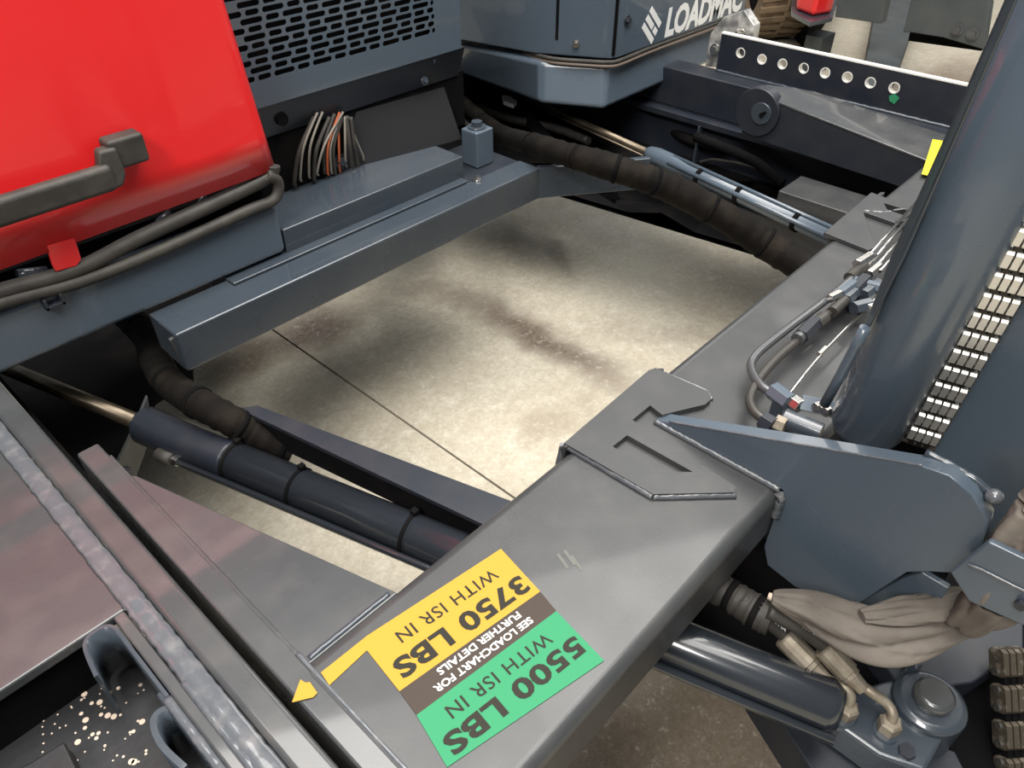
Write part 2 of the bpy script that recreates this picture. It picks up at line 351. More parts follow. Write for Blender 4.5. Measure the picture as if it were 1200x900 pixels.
bm = NB(); box(bm, 2.899, 2.922, -.1, 1.566, .889, .8945); obj('top_edge', bm, EDGE, hpl, label='pale top edge')  # pale strip along the top of the plate
bm = NB(); q = [px_(x, y, 2.898) for x, y in [(1042, 112), (1049, 110), (1054, 115), (1048, 122), (1042, 118)]]; prism(bm, q, (-.0008, 0, 0)); obj('paint_mark', bm, GRN, hpl, label='green paint mark')
bead('weld_bead', [(2.893, -.1, .751), (2.893, 1.56, .751)], .014, .008, PAINT, ch, .012, 8)
# grey end bracket between cab and rail
bm = NB(); prism(bm, [px_(x, y, 2.95) for x, y in [(826, 78), (832, 40), (848, 20), (872, 12), (884, 30), (880, 60), (850, 80)]], (.05, 0, 0)); obj('rail_end_bracket', bm, mat('scuffed_steel', (.22, .22, .22), .4, metal=.5, noise=((.7, .68, .64), 25, .4, .65), bump=.5, bscale=40), ch, .004)
for x, y in ((838, 58), (868, 40)): bolt(px_(x, y, 2.948), (-1, 0, 0), .014, ch, CHROME)
# junk in the dark bay under the cab
for pts, r, m_ in (([(600, 60), (610, 115), (640, 165), (700, 200)], .03, BLACK), ([(560, 125), (600, 140), (650, 150), (690, 165)], .018, RUB), ([(530, 110), (545, 140), (560, 165)], .015, RUB), ([(770, 140), (800, 160), (835, 172), (880, 178)], .022, BLACK)):
    T('brake_pipe', [pz(x, y, .5) for x, y in pts], r, m_, ch, 10, 6)
bm = NB(); prism(bm, [pz(x, y, .56) for x, y in [(588, 111), (598, 112), (606, 118), (602, 122), (590, 118)]], (0, 0, -.02)); obj('pale_cap', bm, WHT, ch, .003, label='small pale plastic cap')
bm = NB(); prism(bm, [pz(x, y, .5) for x, y in [(690, 175), (740, 185), (750, 195), (690, 205)]], (0, 0, -.05)); obj('inner_bracket', bm, PDARK, ch, .003)
bm = NB(); prism(bm, [(2.365, .66, .6), (2.365, .97, .6), (2.53, .97, .6), (2.53, .66, .6)], (0, 0, -.12)); obj('battery_box', bm, PFLAT, ch, .004)
bm = NB(); prism(bm, [(2.30, .66, .53), (2.30, 1.10, .53), (2.36, 1.10, .53), (2.36, .66, .53)], (0, 0, -.1)); obj('battery_tray', bm, PDARK, ch, .003)

# hood base panel
hb = thing('hood_base_panel', 'blue-grey side panel with wrapped corner below the red hood, edged with black rubber', 'panel')
def plan_prism(poly, z0, z1, name, m_, parent, bevel=0, label=None):
    bm = NB(); prism(bm, [(x, y, z0) for x, y in poly], (0, 0, z1-z0)); return obj(name, bm, m_, parent, bevel, 4, label)
plan_prism([(-.9, 1.60), (.872, 1.60), (.872, 2.0), (-.9, 2.0)], .742, .875, 'panel', PBLUE, hb, .016)
seal = [(-260, 425), (-100, 385), (0, 351), (100, 324), (200, 284), (290, 243), (318, 232), (326, 220), (324, 207), (312, 202)]
T('rubber_trim', [py_(x, y+4, 1.596) for x, y in seal], .014, RUB, hb, 10, 5)
T('rubber_seal', [py_(x, y-9, 1.605) for x, y in [(-260, 425), (-100, 385), (0, 351), (90, 325), (165, 287), (250, 248), (300, 224), (318, 212), (320, 203)]], .017, RUB, hb, 10, 5)
plan_prism([(-.9, 1.64), (.86, 1.64), (.86, 1.99), (-.9, 1.99)], .875, .93, 'recess_shade_block', BLACK, hb)  # solid black block painting the shade in the gap under the hood
for a, c, r in (((262, 225), (268, 210), .006), ((232, 246), (240, 228), .008), ((200, 250), (185, 262), .01), ((20, 322), (55, 318), .012)):
    T('latch_rod', [py_(*a, 1.625), py_(*c, 1.625)], r, PAINT, hb, 8)
bm = NB(); p = py_(60, 352, 1.598); box(bm, p.x-.018, p.x+.02, 1.582, 1.60, p.z-.012, p.z-.004); box(bm, p.x-.018, p.x-.012, 1.582, 1.60, p.z-.012, p.z+.014); box(bm, p.x+.014, p.x+.02, 1.582, 1.60, p.z-.012, p.z+.014); obj('clip', bm, PDARK, hb, .001)

# red engine hood
hd = thing('engine_hood', 'large glossy red engine hood at the top left with a dark grey grab handle', 'hood')
bm = NB()
# slightly bowed front sheet
rows = []
for j in range(9):
    z = .956+j*.085; row = []
    for i in range(20):
        u = i/19; x = -.9+u*(1.76-.002*j*6); rr = 0
        xr = .893-.083*(z-.956)*.9
        x = -.9+(xr-.035+.9)*u
        row.append(V((x, 1.60+.05*(z-.956), z-.006+.012*u)))
    for a in (30, 60, 90):
        row.append(V((xr-.035+.035*math.sin(math.radians(a)), 1.60+.05*(z-.956)+.035*(1-math.cos(math.radians(a))), z+.006)))
    row.append(V((xr, 2.0, z+.006))); rows.append([bm.verts.new(v) for v in row])
for j in range(8):
    for i in range(len(rows[0])-1): f = bm.faces.new((rows[j][i], rows[j][i+1], rows[j+1][i+1], rows[j+1][i])); f.smooth = True
o = obj('hood_panel', bm, RED, hd); s = o.modifiers.new('t', 'SOLIDIFY'); s.thickness = .012; s.offset = 0
bm = NB(); prism(bm, [py_(x, y, 1.594) for x, y in [(54, 288), (88, 278), (96, 304), (91, 312), (66, 319), (61, 310)]], (0, .008, 0)); obj('latch_tab', bm, RED, hd, .003)
bar = NB(); z0 = py_(0, 247, 1.55).z; zz = z0
bm = NB(); box(bm, -.9, .505, 1.535, 1.565, zz-.028, zz+.026); obj('grab_handle', bm, RUB, hd, .012, 4, label='dark grey plastic grab handle')
bm = NB(); x1 = .505
prism(bm, [(x1-.03, 1.538, zz-.028), (x1+.012, 1.538, zz-.024), (x1+.026, 1.545, zz-.005), (x1+.026, 1.55, zz+.05), (x1-.01, 1.55, zz+.052), (x1-.02, 1.54, zz+.02)], (0, .03, 0)); obj('handle_end', bm, RUB, hd, .008, 3)
bm = NB(); box(bm, x1+.01, x1+.085, 1.555, 1.598, zz+.002, zz+.062); obj('handle_mount', bm, RUB, hd, .008, 3)

# grille cabinet
gc = thing('grille_cabinet', 'grey radiator cabinet with slotted grille panel between the red hood and the cab', 'cabinet')
GY = 1.75
cells = []; holes = []; z = 1.113; r_ = 0
while z < 1.52:
    x = .90 + (0, .058, .02, .075)[r_ % 4]*.0 + (r_ % 2)*.052; k = 0; x0 = .90
    first = True
    while x < 1.50:
        w = .069 if (k % 2 == 0) else .046
        if x+w > 1.55: break
        xa = x0 if first else x
        cells.append((xa, x+w, z, z+.0182)); holes.append(((x+x+w)/2, z+.0091, w/2-.0048, .0066)); first = False
        x += w; k += 1
    cells.append((x, 1.56, z, z+.0182)); holes.append((1.54 if x < 1.52 else x+.001+(1.56-x)/2, z+.0091, max(.006, min(.012, (1.56-x)/2-.004)), .0066))
    z += .0182; r_ += 1
bm = perforated(cells, holes, lambda u, v: V((u, GY, v)), (0, .002, 0), [(.90, 1.66, 1.052, 1.113), (1.56, 1.66, 1.113, z), (.90, 1.66, z, 1.6)])
obj('grille_panel', bm, PBLUE, gc)
bm = NB(); box(bm, .9, 1.655, GY+.05, GY+.06, 1.06, 1.6); obj('radiator_core', bm, BLACK, gc)
bm = NB(); box(bm, 1.652, 1.66, GY+.006, 2.2, 1.05, 1.6); obj('side_panel', bm, PAINT, gc)
bm = NB(); prism(bm, [(.90, GY+.002, 1.052), (.90, GY+.035, .962), (.90, GY+.045, .962), (.90, GY+.012, 1.052)], (.775, 0, 0)); sk = obj('lower_skirt', bm, PDARK, gc)  # darkened paint stands for the shade on its inward lean
p = py_(331, 140, GY+.012); bm = NB(); tube(bm, [V((p.x, GY+.024, p.z)), V((p.x, GY+.010, p.z))], [.017, .017], 20); obj('access_hole', bm, BLACK, gc)
p = py_(498, 95, GY+.018); bolt((p.x, GY+.02, p.z), (0, -1, .3), .008, gc, PAINT)
p = py_(508, 72, GY+.008); bolt((p.x, GY+.01, p.z), (0, -1, .3), .006, gc, PDARK)
bm = NB(); prism(bm, [py_(x, y, 1.80) for x, y in [(312, 155), (345, 150), (342, 185), (335, 214), (318, 216)]], (0, .01, 0)); obj('inner_post', bm, PTOP, gc, .002)
bm = NB(); prism(bm, [(1.24, 1.80, .97), (1.62, 1.80, .955), (1.60, 1.70, .80), (1.18, 1.79, .80)], (0, .012, 0)); obj('deflector', bm, STEP, gc, .003)
bolt((1.19, 1.775, .835), (0, -1, .2), .013, gc, PDARK)
bm = NB(); prism(bm, [(.9, 1.79, .80), (1.7, 1.79, .80), (1.7, 1.79, .97), (.9, 1.79, .97)], (0, .0, 0) if False else (0, .3, 0)); o = obj('cavity_shade_block', bm, BLACK, gc)  # solid black block in place of the cavity's shade

# wiring loom
wl = thing('wiring_loom', 'bundle of black, white and orange wires curving down behind the step box', 'wires')
rw = random.Random(4)
for i, (xt, xb, m_) in enumerate([(372, 352, BEIGEW), (378, 362, BEIGEW), (386, 368, RUB), (398, 384, ORNG), (402, 372, BEIGEW), (401, 392, RUB), (404, 405, BEIGEW), (396, 398, ORNG), (408, 425, BEIGEW), (406, 412, RUB), (392, 380, RUB), (411, 418, RUB), (368, 345, RUB), (399, 388, BEIGEW)]):
    yt = 140+rw.uniform(-4, 4); yb = 212-(xb-350)*.33+rw.uniform(-6, 2); xm = (xt+xb)/2+(-6 if xb < xt else 0); Y0 = 1.772+rw.uniform(-.008, .004)
    T('wire', [py_(xt, yt-6, Y0), py_(xm, (yt+yb)/2, Y0-.012), py_(xb, yb, Y0-.004), py_(xb+1, yb+6, Y0)], .0035 if m_ is not RUB else .006, m_, wl, 7, 5)

# operator cab
cb = thing('operator_cab', 'blue-grey cab body with white maker lettering, black trim line and flared skirt, top centre', 'cab')
up_ = [pz(x, y, .85).to_2d() for x, y in [(538, 47), (690, 66), (717, 70)]]
A0 = up_[0]; c1 = V((2.43, 1.80)); c2 = V((2.47, 1.755))
def offs(poly, d): return poly
cabpoly = [(A0.x, A0.y), (2.305, 2.02), (2.425, 1.795), (2.445, 1.765), (2.475, 1.752), (3.42, 1.752), (3.42, 2.6), (A0.x, 2.6)]
bm = NB(); prism(bm, [(x, y, .85) for x, y in cabpoly], (0, 0, .6)); obj('body', bm, PBLUE, cb, .006, 3)
sp = [pz(x, y, .68) for x, y in [(540, 87), (633, 122), (708, 129), (830, 75)]]
tp = [pz(x, y, .83) for x, y in [(541, 52), (634, 72), (712, 76), (878, 14)]]
bm = NB(); a = [bm.verts.new((p.x, p.y, .68)) for p in sp]; b2 = [bm.verts.new((p.x, p.y, .83)) for p in tp]
a += [bm.verts.new((3.16, 2.6, .68)), bm.verts.new((2.35, 2.6, .68))]; b2 += [bm.verts.new((3.42, 2.6, .83)), bm.verts.new((2.3, 2.6, .83))]
for i in range(6): bm.faces.new((a[i], a[(i+1) % 6], b2[(i+1) % 6], b2[i]))
bm.faces.new(a); bm.faces.new(b2); obj('skirt', bm, PBLUE, cb, .02, 4)
tr = [(612, 58), (628, 64), (650, 69), (690, 72), (712, 73), (726, 71), (760, 57), (800, 42), (840, 27), (876, 11)]
tpts = [pz(x, y, .842) for x, y in tr]
T('trim_strip', tpts, .008, RUB, cb, 8, 4); T('trim_strip', [p-V((0, .003, .014)) for p in tpts], .007, mat('brown_trim', (.13, .1, .08), .5), cb, 8, 4)
def seam(x, y0, y1, Yp, w=.007):
    a = py_(x, y0, Yp); c = py_(x, y1, Yp); bm = NB(); box(bm, a.x-w/2, a.x+w/2, Yp-.0008, Yp+.01, min(a.z, c.z), max(a.z, c.z)); obj('door_gap', bm, BLACK, cb)
seam(730, -60, 62, 1.752, .006)
q = [pz(607, 43, .88)]
d = (V((2.425, 1.795))-V((2.305, 2.02))).normalized(); nrm = V((d.y, -d.x, 0)); nrm = -nrm if nrm.y > 0 else nrm
# slot seam on the slanted face
def slant(u, z): p = V((A0.x, A0.y, 0)).lerp(V((2.305, 2.02, 0)), u) if u < 1 else V((2.305, 2.02, 0)).lerp(V((2.425, 1.795, 0)), u-1); return V((p.x, p.y, z))
pp = [slant(1.30, .905), slant(1.345, .905), slant(1.345, 1.45), slant(1.30, 1.45)]
bm = NB(); prism(bm, [p-V((.0010, .0006, 0)) for p in pp], (.003, .002, 0)); obj('door_gap', bm, BLACK, cb)
bolt(slant(1.62, .895)-V((.002, .001, 0)), (-.85, -.5, 0), .009, cb, CHROME)
bolt(py_(735, 24, 1.752), (0, -1, 0), .012, cb, PDARK)
def cabface(o, du):
    return lambda u, v, n: V((o.x+u+v*.0, 1.752-n, o.z+v))
o1 = py_(778, 45, 1.752); o2 = py_(866, 12, 1.752); hh = (py_(778, 0, 1.752).z-o1.z)*.98
text_obj('LOADMAC', cabface(o1, 1), o2.x-o1.x+.02, .112, WHT, cb, bold=.045, shear=.12, thick=.0012, spacing=.95)
# emblem: tilted rhombus made of three striped pieces
e_c = [(764, 7), (775, 26), (763, 52), (752, 33)]
E = [py_(x, y, 1.752) for x, y in e_c]
def em(s, t): return E[3].lerp(E[0], s).lerp(E[2].lerp(E[1], s), t)
em_o = NB()
for s0, s1, t0, t1 in ((0, .26, 0, 1), (.37, .63, 0, .62), (.74, 1, 0, 1), (.37, .63, .72, 1)):
    prism(em_o, [em(s0, t0)-V((0, .0012, 0)), em(s1, t0)-V((0, .0012, 0)), em(s1, t1)-V((0, .0012, 0)), em(s0, t1)-V((0, .0012, 0))], (0, .001, 0))
obj('emblem', em_o, WHT, cb, label='white striped rhombus emblem')

# ================================================================ MAST CARRIAGE
mc = thing('mast_carriage', 'grey mast carriage: wide cross tube with slotted gussets and yellow and green load stickers', 'carriage')
bm = NB(); box(bm, .20, 2.74, .268, .602, .62, .75); obj('cross_tube', bm, PFLAT, mc, .022, 5)
bm = NB(); box(bm, .182, .222, -.15, 1.25, .66, .749); obj('end_plate', bm, PTOP, mc, .005)
bead('weld_bead', [(.2215, -.15, .747), (.2215, 1.2, .747)], .007, .0018, PTOP, mc, .006, 12)
bead('weld_bead', [(.2215, .30, .7485), (.2225, .62, .7485)], .007, .003, WELD, mc, .006, 14)
bm = NB(); prism(bm, [(.215, .595, .746), (.385, .595, .746), (.385, .60, .746), (.232, 1.12, .746), (.215, 1.14, .746)], (0, 0, -.014)); obj('corner_gusset', bm, PTOP, mc, .003)
bm = NB(); prism(bm, [(.376, .60, .735), (.228, 1.12, .735), (.221, 1.12, .735), (.366, .60, .735)], (0, 0, -.09)); obj('gusset_web', bm, PAINT, mc)
bead('weld_bead', [(.23, .603, .745), (.375, .603, .745)], .010, .005, PAINT, mc, .006, 15)
# right hand side arm with roller disc
bm = NB(); prism(bm, [(2.55, .60, .752), (2.55, 1.16, .815), (2.55, 1.20, .80), (2.55, 1.235, .67), (2.55, .60, .65)], (.012, 0, 0)); obj('side_arm', bm, PDARK, mc, .002)
bm = NB(); prism(bm, [(2.55, .595, .756), (2.55, 1.12, .815), (2.60, 1.20, .845), (2.78, 1.10, .80), (2.80, .595, .756)], (0, 0, -.012)); obj('corner_gusset', bm, PTOP, mc, .003)
bm = NB(); disc(bm, (2.535, 1.185, .765), (1, 0, 0), .083, .05, 40); obj('roller_disc', bm, PDARK, mc, .004)
bm = NB(); disc(bm, (2.528, 1.165, .768), (1, 0, 0), .038, .02, 24); obj('roller_hub', bm, PAINT, mc, .003)
bm = NB(); disc(bm, (2.525, 1.16, .765), (1, 0, 0), .009, .01, 12); disc(bm, (2.5245, 1.15, .775), (1, 0, 0), .006, .01, 12); obj('hub_bolt', bm, BLACK, mc)
# slotted doubler wrapped over the back edge of the tube
def doubler(poly, th=.012):
    bm = NB(); prism(bm, [pz(x, y, .75+th) for x, y in poly], (0, 0, -th)); o = obj('slotted_doubler', bm, PFLAT, mc, .002); return o
D1 = [(661, 519), (668, 512), (760, 434), (768, 431), (829, 458), (833, 468), (826, 474), (776, 485), (764, 482), (758, 476), (740, 491), (800, 530), (814, 542), (840, 553), (868, 572), (868, 578), (765, 579), (740, 564)]
# fill the piece between slots as one outline that leaves a narrow V and a rhombic window open
D1 = [(661, 519), (760, 434), (768, 431), (829, 458), (833, 468), (826, 474), (776, 486), (762, 475), (741, 492), (862, 570), (860, 576), (765, 579)]
def slotted(poly, win, bridge):
    return poly[:bridge[0]+1]+[win[0]]+win[1:]+[win[0]]+poly[bridge[0]:]
win = [(718, 523), (735, 510), (812, 553), (766, 553)]
# outline split in two halves around the window
half_a = [(661, 519), (760, 434), (768, 431), (829, 458), (833, 468), (826, 474), (776, 486), (762, 475), (741, 492), (862, 570), (860, 577), (812, 553), (735, 510), (718, 523)]
half_b = [(661, 519), (718, 523), (766, 553), (812, 553), (860, 577), (765, 579)]
bm = NB()
for hpoly in (half_a, half_b): prism(bm, [pz(x, y, .762) for x, y in hpoly], (0, 0, -.012))
bmesh.ops.remove_doubles(bm, verts=bm.verts, dist=1e-5)
obj('slotted_doubler', bm, PFLAT, mc)
# back leg of the doubler turning down over the edge
bm = NB(); prism(bm, [(.790, .600, .762), (.790, .612, .757), (.790, .616, .745), (.790, .616, .66), (.790, .603, .66), (.790, .603, .745)], (.315, 0, 0)); obj('doubler_flange', bm, PFLAT, mc, .003)
g2 = lambda x, y, z=.752: pz(x, y, z)
bead('weld_bead', [g2(664, 523), g2(765, 583)], .014, .008, WELD, mc, .005, 21)
bead('weld_bead', [g2(765, 583), g2(862, 581)], .012, .007, WELD, mc, .005, 22)
bead('weld_bead', [g2(770, 434), g2(829, 459), g2(834, 469)], .007, .005, WELD, mc, .005, 23)
bead('weld_bead', [g2(738, 513), g2(808, 553)], .007, .009, WELD, mc, .005, 24)
bead('weld_bead', [g2(664, 523)+V((0, .006, .0)), g2(660, 528)-V((0, -.01, .06))], .016, .008, WELD, mc, .005, 25)
# mast bracket plate
BX = .969
bp_ = [(.530, .752), (.30, .848), (.091, .932), (.055, .938), (.02, .925), (-.012, .895), (-.022, .85), (-.016, .80), (-.007, .771), (.023, .747), (.045, .725), (.086, .600), (.12, .565), (.192, .548), (.25, .56), (.266, .60), (.266, .752)]
bm = NB(); prism(bm, [(BX, y, z) for y, z in bp_], (.030, 0, 0)); obj('mast_bracket', bm, PBLUE, mc, .002, 2, label='tall blue-grey welded bracket plate')
bead('weld_bead', [(BX-.004, .527, .752), (BX-.004, .27, .752)], .011, .007, WELD, mc, .005, 31)
bead('weld_bead', [(BX+.001, .50, .766), (BX+.001, .091, .933)], .004, .002, WELD, mc, .005, 32)
bead('weld_bead', [(BX-.008, .268, .748), (BX-.006, .262, .735), (BX-.006, .262, .69)], .014, .008, WELD, mc, .004, 33)
bm = NB(); prism(bm, [(BX+.06, y, z) for y, z in [(.30, .66), (.30, .56), (.20, .50), (.05, .53), (-.01, .66), (0, .75)]], (.03, 0, 0)); obj('lower_bracket', bm, PDARK, mc, .003)
bm = NB(); prism(bm, [px_(x, y, 1.0) for x, y in [(995, 712), (1058, 678), (1080, 671), (1112, 690), (1100, 706), (1050, 712)]], (.012, 0, 0)); obj('support_tab', bm, PBLUE, mc, .002)
# second gusset by the far mast leg
bm = NB(); prism(bm, [pz(x, y, .762) for x, y in [(966, 272), (1021, 225), (1075, 245), (1052, 262), (1012, 248), (1028, 289), (1018, 293)]], (0, 0, -.012)); obj('slotted_doubler', bm, PFLAT, mc, .002)
bm = NB(); prism(bm, [(1.895, .600, .762), (1.895, .614, .757), (1.895, .616, .66), (1.895, .603, .66)], (.33, 0, 0)); obj('doubler_flange', bm, PFLAT, mc, .003)
bm = NB(); prism(bm, [(2.06, .54, .752), (2.06, .20, .88), (2.06, .20, .752)], (.02, 0, 0)); obj('mast_bracket', bm, PTOP, mc, .002)
bead('weld_bead', [g2(966, 274), g2(1018, 296)], .012, .007, PAINT, mc, .005, 41)
bead('weld_bead', [g2(1010, 250), g2(1035, 252), g2(1062, 248)], .016, .012, WELD, mc, .006, 42)
bm = NB(); prism(bm, [pz(x, y, .763) for x, y in [(1036, 238), (1066, 247), (1060, 252), (1040, 245)]], (0, 0, -.001)); obj('slot', bm, BLACK, mc)
# stickers
def decal(name, polys, m_, z=.7512, label=None):
    bm = NB()
    for poly in polys: prism(bm, [pz(x, y, z) for x, y in poly], (0, 0, -.0006))
    return obj(name, bm, m_, mc, label=label)
dy = decal('load_sticker', [[(587, 643), (633, 693), (468, 810), (430, 762), (386, 803), (376, 788), (430, 745)]], YEL, .7514, 'yellow sticker reading 3750 LBS with a pointer strip')
decal('arrow_sticker', [[(342, 823), (352, 796), (358, 800), (363, 799), (372, 812), (367, 817)]], YEL, .7514, 'yellow arrow head')
db = decal('load_sticker', [[(633, 693), (652, 716), (488, 838), (468, 810)]], BRN, .7512, 'brown strip of the sticker with small white text')
dg = decal('load_sticker', [[(652, 716), (708, 774), (524, 899), (488, 838)]], GRN, .7514, 'green sticker reading 5500 LBS')
OO = pz(587, 643, .75); ee = (pz(432, 745, .75)-OO).normalized(); uu = V((-ee.y, ee.x, 0))
def lay(r0, u0):
    return lambda u, v, n: V((OO.x, OO.y, .7516+n))+ee*(r0+u)+uu*(u0+v)
text_obj('3750 LBS', lay(.012, .056), .232, .034, INK, dy, bold=.035, spacing=1.05)
text_obj('WITH ISR IN', lay(.036, .021), .178, .021, INK, dy, bold=.006, spacing=1.08)
text_obj('SEE LOADCHART FOR', lay(.047, .1235), .172, .0115, WHT, db, bold=.02)
text_obj('FURTHER DETAILS', lay(.055, .1055), .146, .0115, WHT, db, bold=.02)
text_obj('5500 LBS', lay(.018, .187), .234, .031, INK, dg, bold=.035, spacing=1.05)
text_obj('WITH ISR IN', lay(.046, .157), .178, .020, INK, dg, bold=.006, spacing=1.08)
bm = NB(); prism(bm, [pz(x, y, .762) for x, y in [(1093, 163), (1105, 165), (1090, 206), (1080, 204)]], (0, 0, -.001)); obj('paint_mark', bm, mat('yellow_mark', (.6, .54, .02), .4), mc, label='yellow paint mark')

SCUFF = mat('faint_chalk', (.12, .12, .11), .7)
for k, (x, y) in enumerate([(652, 650), (660, 646), (668, 652)]):
    bm = NB(); q = [pz(x+dx, y+dy, .7506) for dx, dy in ((0, 0), (3, -2), (15, 15), (12, 17))]; prism(bm, q, (0, 0, -.0002)); obj('scuff_mark', bm, SCUFF, mc)
# ================================================================ MAST
ms = thing('forklift_mast', 'tall blue-grey mast with round lift tube and broad side rail at the right', 'mast')
MD = V((-.13, -.072, 1)).normalized()
f0 = px_(1021, 487, 1.145)
bm = NB(); tube(bm, [f0-MD*.045, f0-MD*.035, f0-MD*.015, f0+MD*1.3], [.046, .056, .062, .062], 40); obj('lift_tube', bm, PBLUE, ms)
# narrow inner rail seen left of the tube
a0 = px_(1016, 384, 1.06); a1 = px_(1176, 0, 1.06-.150*.6)
qa = [px_(1012, 384, 1.06), px_(1020, 384, 1.06), px_(1063, 298, 1.04), px_(1127, 150, 1.0), px_(1193, 0, .96), px_(1260, -150, .92), px_(1240, -150, .92), px_(1177, 0, .96), px_(1112, 150, 1.0), px_(1045, 298, 1.04)]
bm = NB(); prism(bm, qa, (.02, .004, 0)); obj('inner_rail', bm, PAINT, ms, .003)
# broad side rail right of the chain
qb = [(1080, 545), (1088, 524), (1110, 490), (1150, 428), (1200, 350), (1400, 40), (1700, 40), (1700, 600), (1215, 555), (1185, 600), (1160, 640), (1100, 600)]
bm = NB(); prism(bm, [px_(x, y, 1.17) for x, y in qb], (.02, 0, 0)); obj('side_rail', bm, PBLUE, ms, .003)
qc = [px_(1030, 545, 1.26), px_(1110, 545, 1.26), px_(1450, 60, 1.26), px_(1215, 60, 1.26)]
bm = NB(); prism(bm, qc, (.01, 0, 0)); obj('rail_gap_shade', bm, BLACK, ms)  # black sheet painting the dark between lift tube and side rail
bead('weld_bead', [px_(x, y, 1.0) for x, y in [(1084, 531), (1112, 545), (1142, 563), (1166, 584)]], .014, .008, PAINT, ms, .006, 51)
bm = NB(); q = px_(1165, 582, .99); bmesh.ops.create_uvsphere(bm, u_segments=16, v_segments=10, radius=.012, matrix=Matrix.Translation(q)); [setattr(f, 'smooth', True) for f in bm.faces]; obj('weld_blob', bm, WELD, ms)
# clamp band
bm = NB(); prism(bm, [px_(x, y, .93) for x, y in [(1113, 671), (1158, 635), (1200, 655), (1300, 700), (1290, 770), (1200, 734), (1135, 705)]], (.012, 0, 0)); o = obj('clamp_band', bm, PBLUE, ms, .003)
bead('fold_line', [px_(x, y, .928) for x, y in [(1134, 662), (1150, 668), (1200, 693), (1260, 720)]], .004, .003, WELD, ms, .006, 55)
bm = NB(); hexnut(bm, px_(1197, 707, .928), (-1, 0, 0), .008, .008); obj('bolt', bm, PDARK, ms)

# chains
def chain(name, label, P0, P1, n, wdir, w, link_h, mA, mB):
    t = thing(name, label, 'chain')
    P0 = V(P0); P1 = V(P1); d = (P1-P0)/n; dn = d.normalized(); wd = V(wdir); wd = (wd-dn*wd.dot(dn)).normalized(); nn = dn.cross(wd).normalized()
    nn = nn if nn.dot(V((0, 0, H))-P0) > 0 else -nn
    def plate_bm(offsets, th):
        bm = NB(); L = d.length
        for o_ in offsets:
            # figure-eight outline
            pts = [dn*(a_*L)+nn*(b_*link_h) for a_, b_ in ((-.78, -.3), (-.6, -.5), (.6, -.5), (.78, -.3), (.78, .3), (.6, .5), (-.6, .5), (-.78, .3))]
            prism(bm, [p+wd*(o_-th/2) for p in pts], wd*th)
        return bm
    th = w/5.2
    meA = plate_bm([w*(i-1.5)/4 for i in range(4)], th); meB = plate_bm([w*(i-1)/4 for i in range(3)], th)
    A = bpy.data.meshes.new('link'); meA.to_mesh(A); meA.free(); A.materials.append(mA)
    B = bpy.data.meshes.new('link'); meB.to_mesh(B); meB.free(); B.materials.append(mB)
    pm = NB(); tube(pm, [-wd*w*.56, wd*w*.56], link_h*.22, 8); Pn = bpy.data.meshes.new('pin'); pm.to_mesh(Pn); pm.free(); Pn.materials.append(RUB)
    for i in range(n):
        l = link('link', A if i % 2 else B, t); l.location = P0+d*(i+.5)-nn*(0 if i % 2 else link_h*.25)
        p = link('pin', Pn, t); p.location = P0+d*i
    return t
p0 = px_(1076, 520, 1.155); p1 = px_(1206, 290, 1.155-.13*.32)
chain('lift_chain', 'bright steel leaf chain between lift tube and broad mast rail', p0, p0+(p1-p0)*1.5, int((p1-p0).length*1.5/.0175), (.3, -1, 0), .048, .022, CHAINM, LINKGAP)
q0 = pz(1190, 935, .35); chain('leaf_chain', 'dark greasy leaf chain low in the bottom right corner', q0, pz(1182, 765, .52), 8, (1, -.6, 0), .055, .032, GCHAIN, BLACK)

# ================================================================ HYDRAULICS
hc = thing('hydraulic_cylinder', 'long black hydraulic cylinder with three cable ties passing beneath the carriage tube, lower left', 'cylinder')
A = pz(168, 497, .5); B = pz(985, 832, .5); dl = (B-A); dn = dl.normalized(); Lc = dl.length
bm = NB(); tube(bm, [A-dn*.004, A, A+dn*.01, A+dn*.27, A+dn*.275, A+dn*.275], [.03, .040, .0465, .0465, .0465, .041], 32); obj('cylinder_head', bm, PDARK, hc)
CYL = mat('black_gloss_paint', (.02, .024, .03), .22, coat=.6, rough_var=.05)
bm = NB(); tube(bm, [A+dn*.27, B-dn*.02, B], [.045, .045, .035], 32); obj('barrel', bm, CYL, hc)
bm = NB(); tube(bm, [A-dn*.75, A+dn*.01], .019, 20); obj('piston_rod', bm, BRONZE, hc, label='dull bronze rod')
def at(t, side, upz): s = V((dn.y, -dn.x, 0)); return A+dn*t+s*side+V((0, 0, upz))
for tt in (.285, .465, .75):
    bm = NB(); tube(bm, [A+dn*(tt-.004), A+dn*(tt+.004)], .0475, 28); obj('cable_tie', bm, BLACK, hc)
    bm = NB(); c = at(tt, -.02, .048); box(bm, c.x-.007, c.x+.007, c.y-.007, c.y+.007, c.z-.008, c.z+.006); obj('tie_lock', bm, BLACK, hc, .001)
s_ = V((dn.y, -dn.x, 0)); s_ = s_ if s_.x < 0 else -s_
fp = A+dn*.10+s_*.052-V((0, 0, .01))
bm = NB(); tube(bm, [fp, fp+dn*.045], [.017, .017], 12); obj('port_fitting', bm, RUB, hc)
T('feed_pipe', [fp+dn*.04, fp+dn*(Lc-.1)], .0085, CYL, hc, 10)
bm = NB(); tube(bm, [fp+dn*.04, fp+dn*.06], [.013, .011], 6, smooth=False); obj('pipe_nut', bm, CHROME, hc)
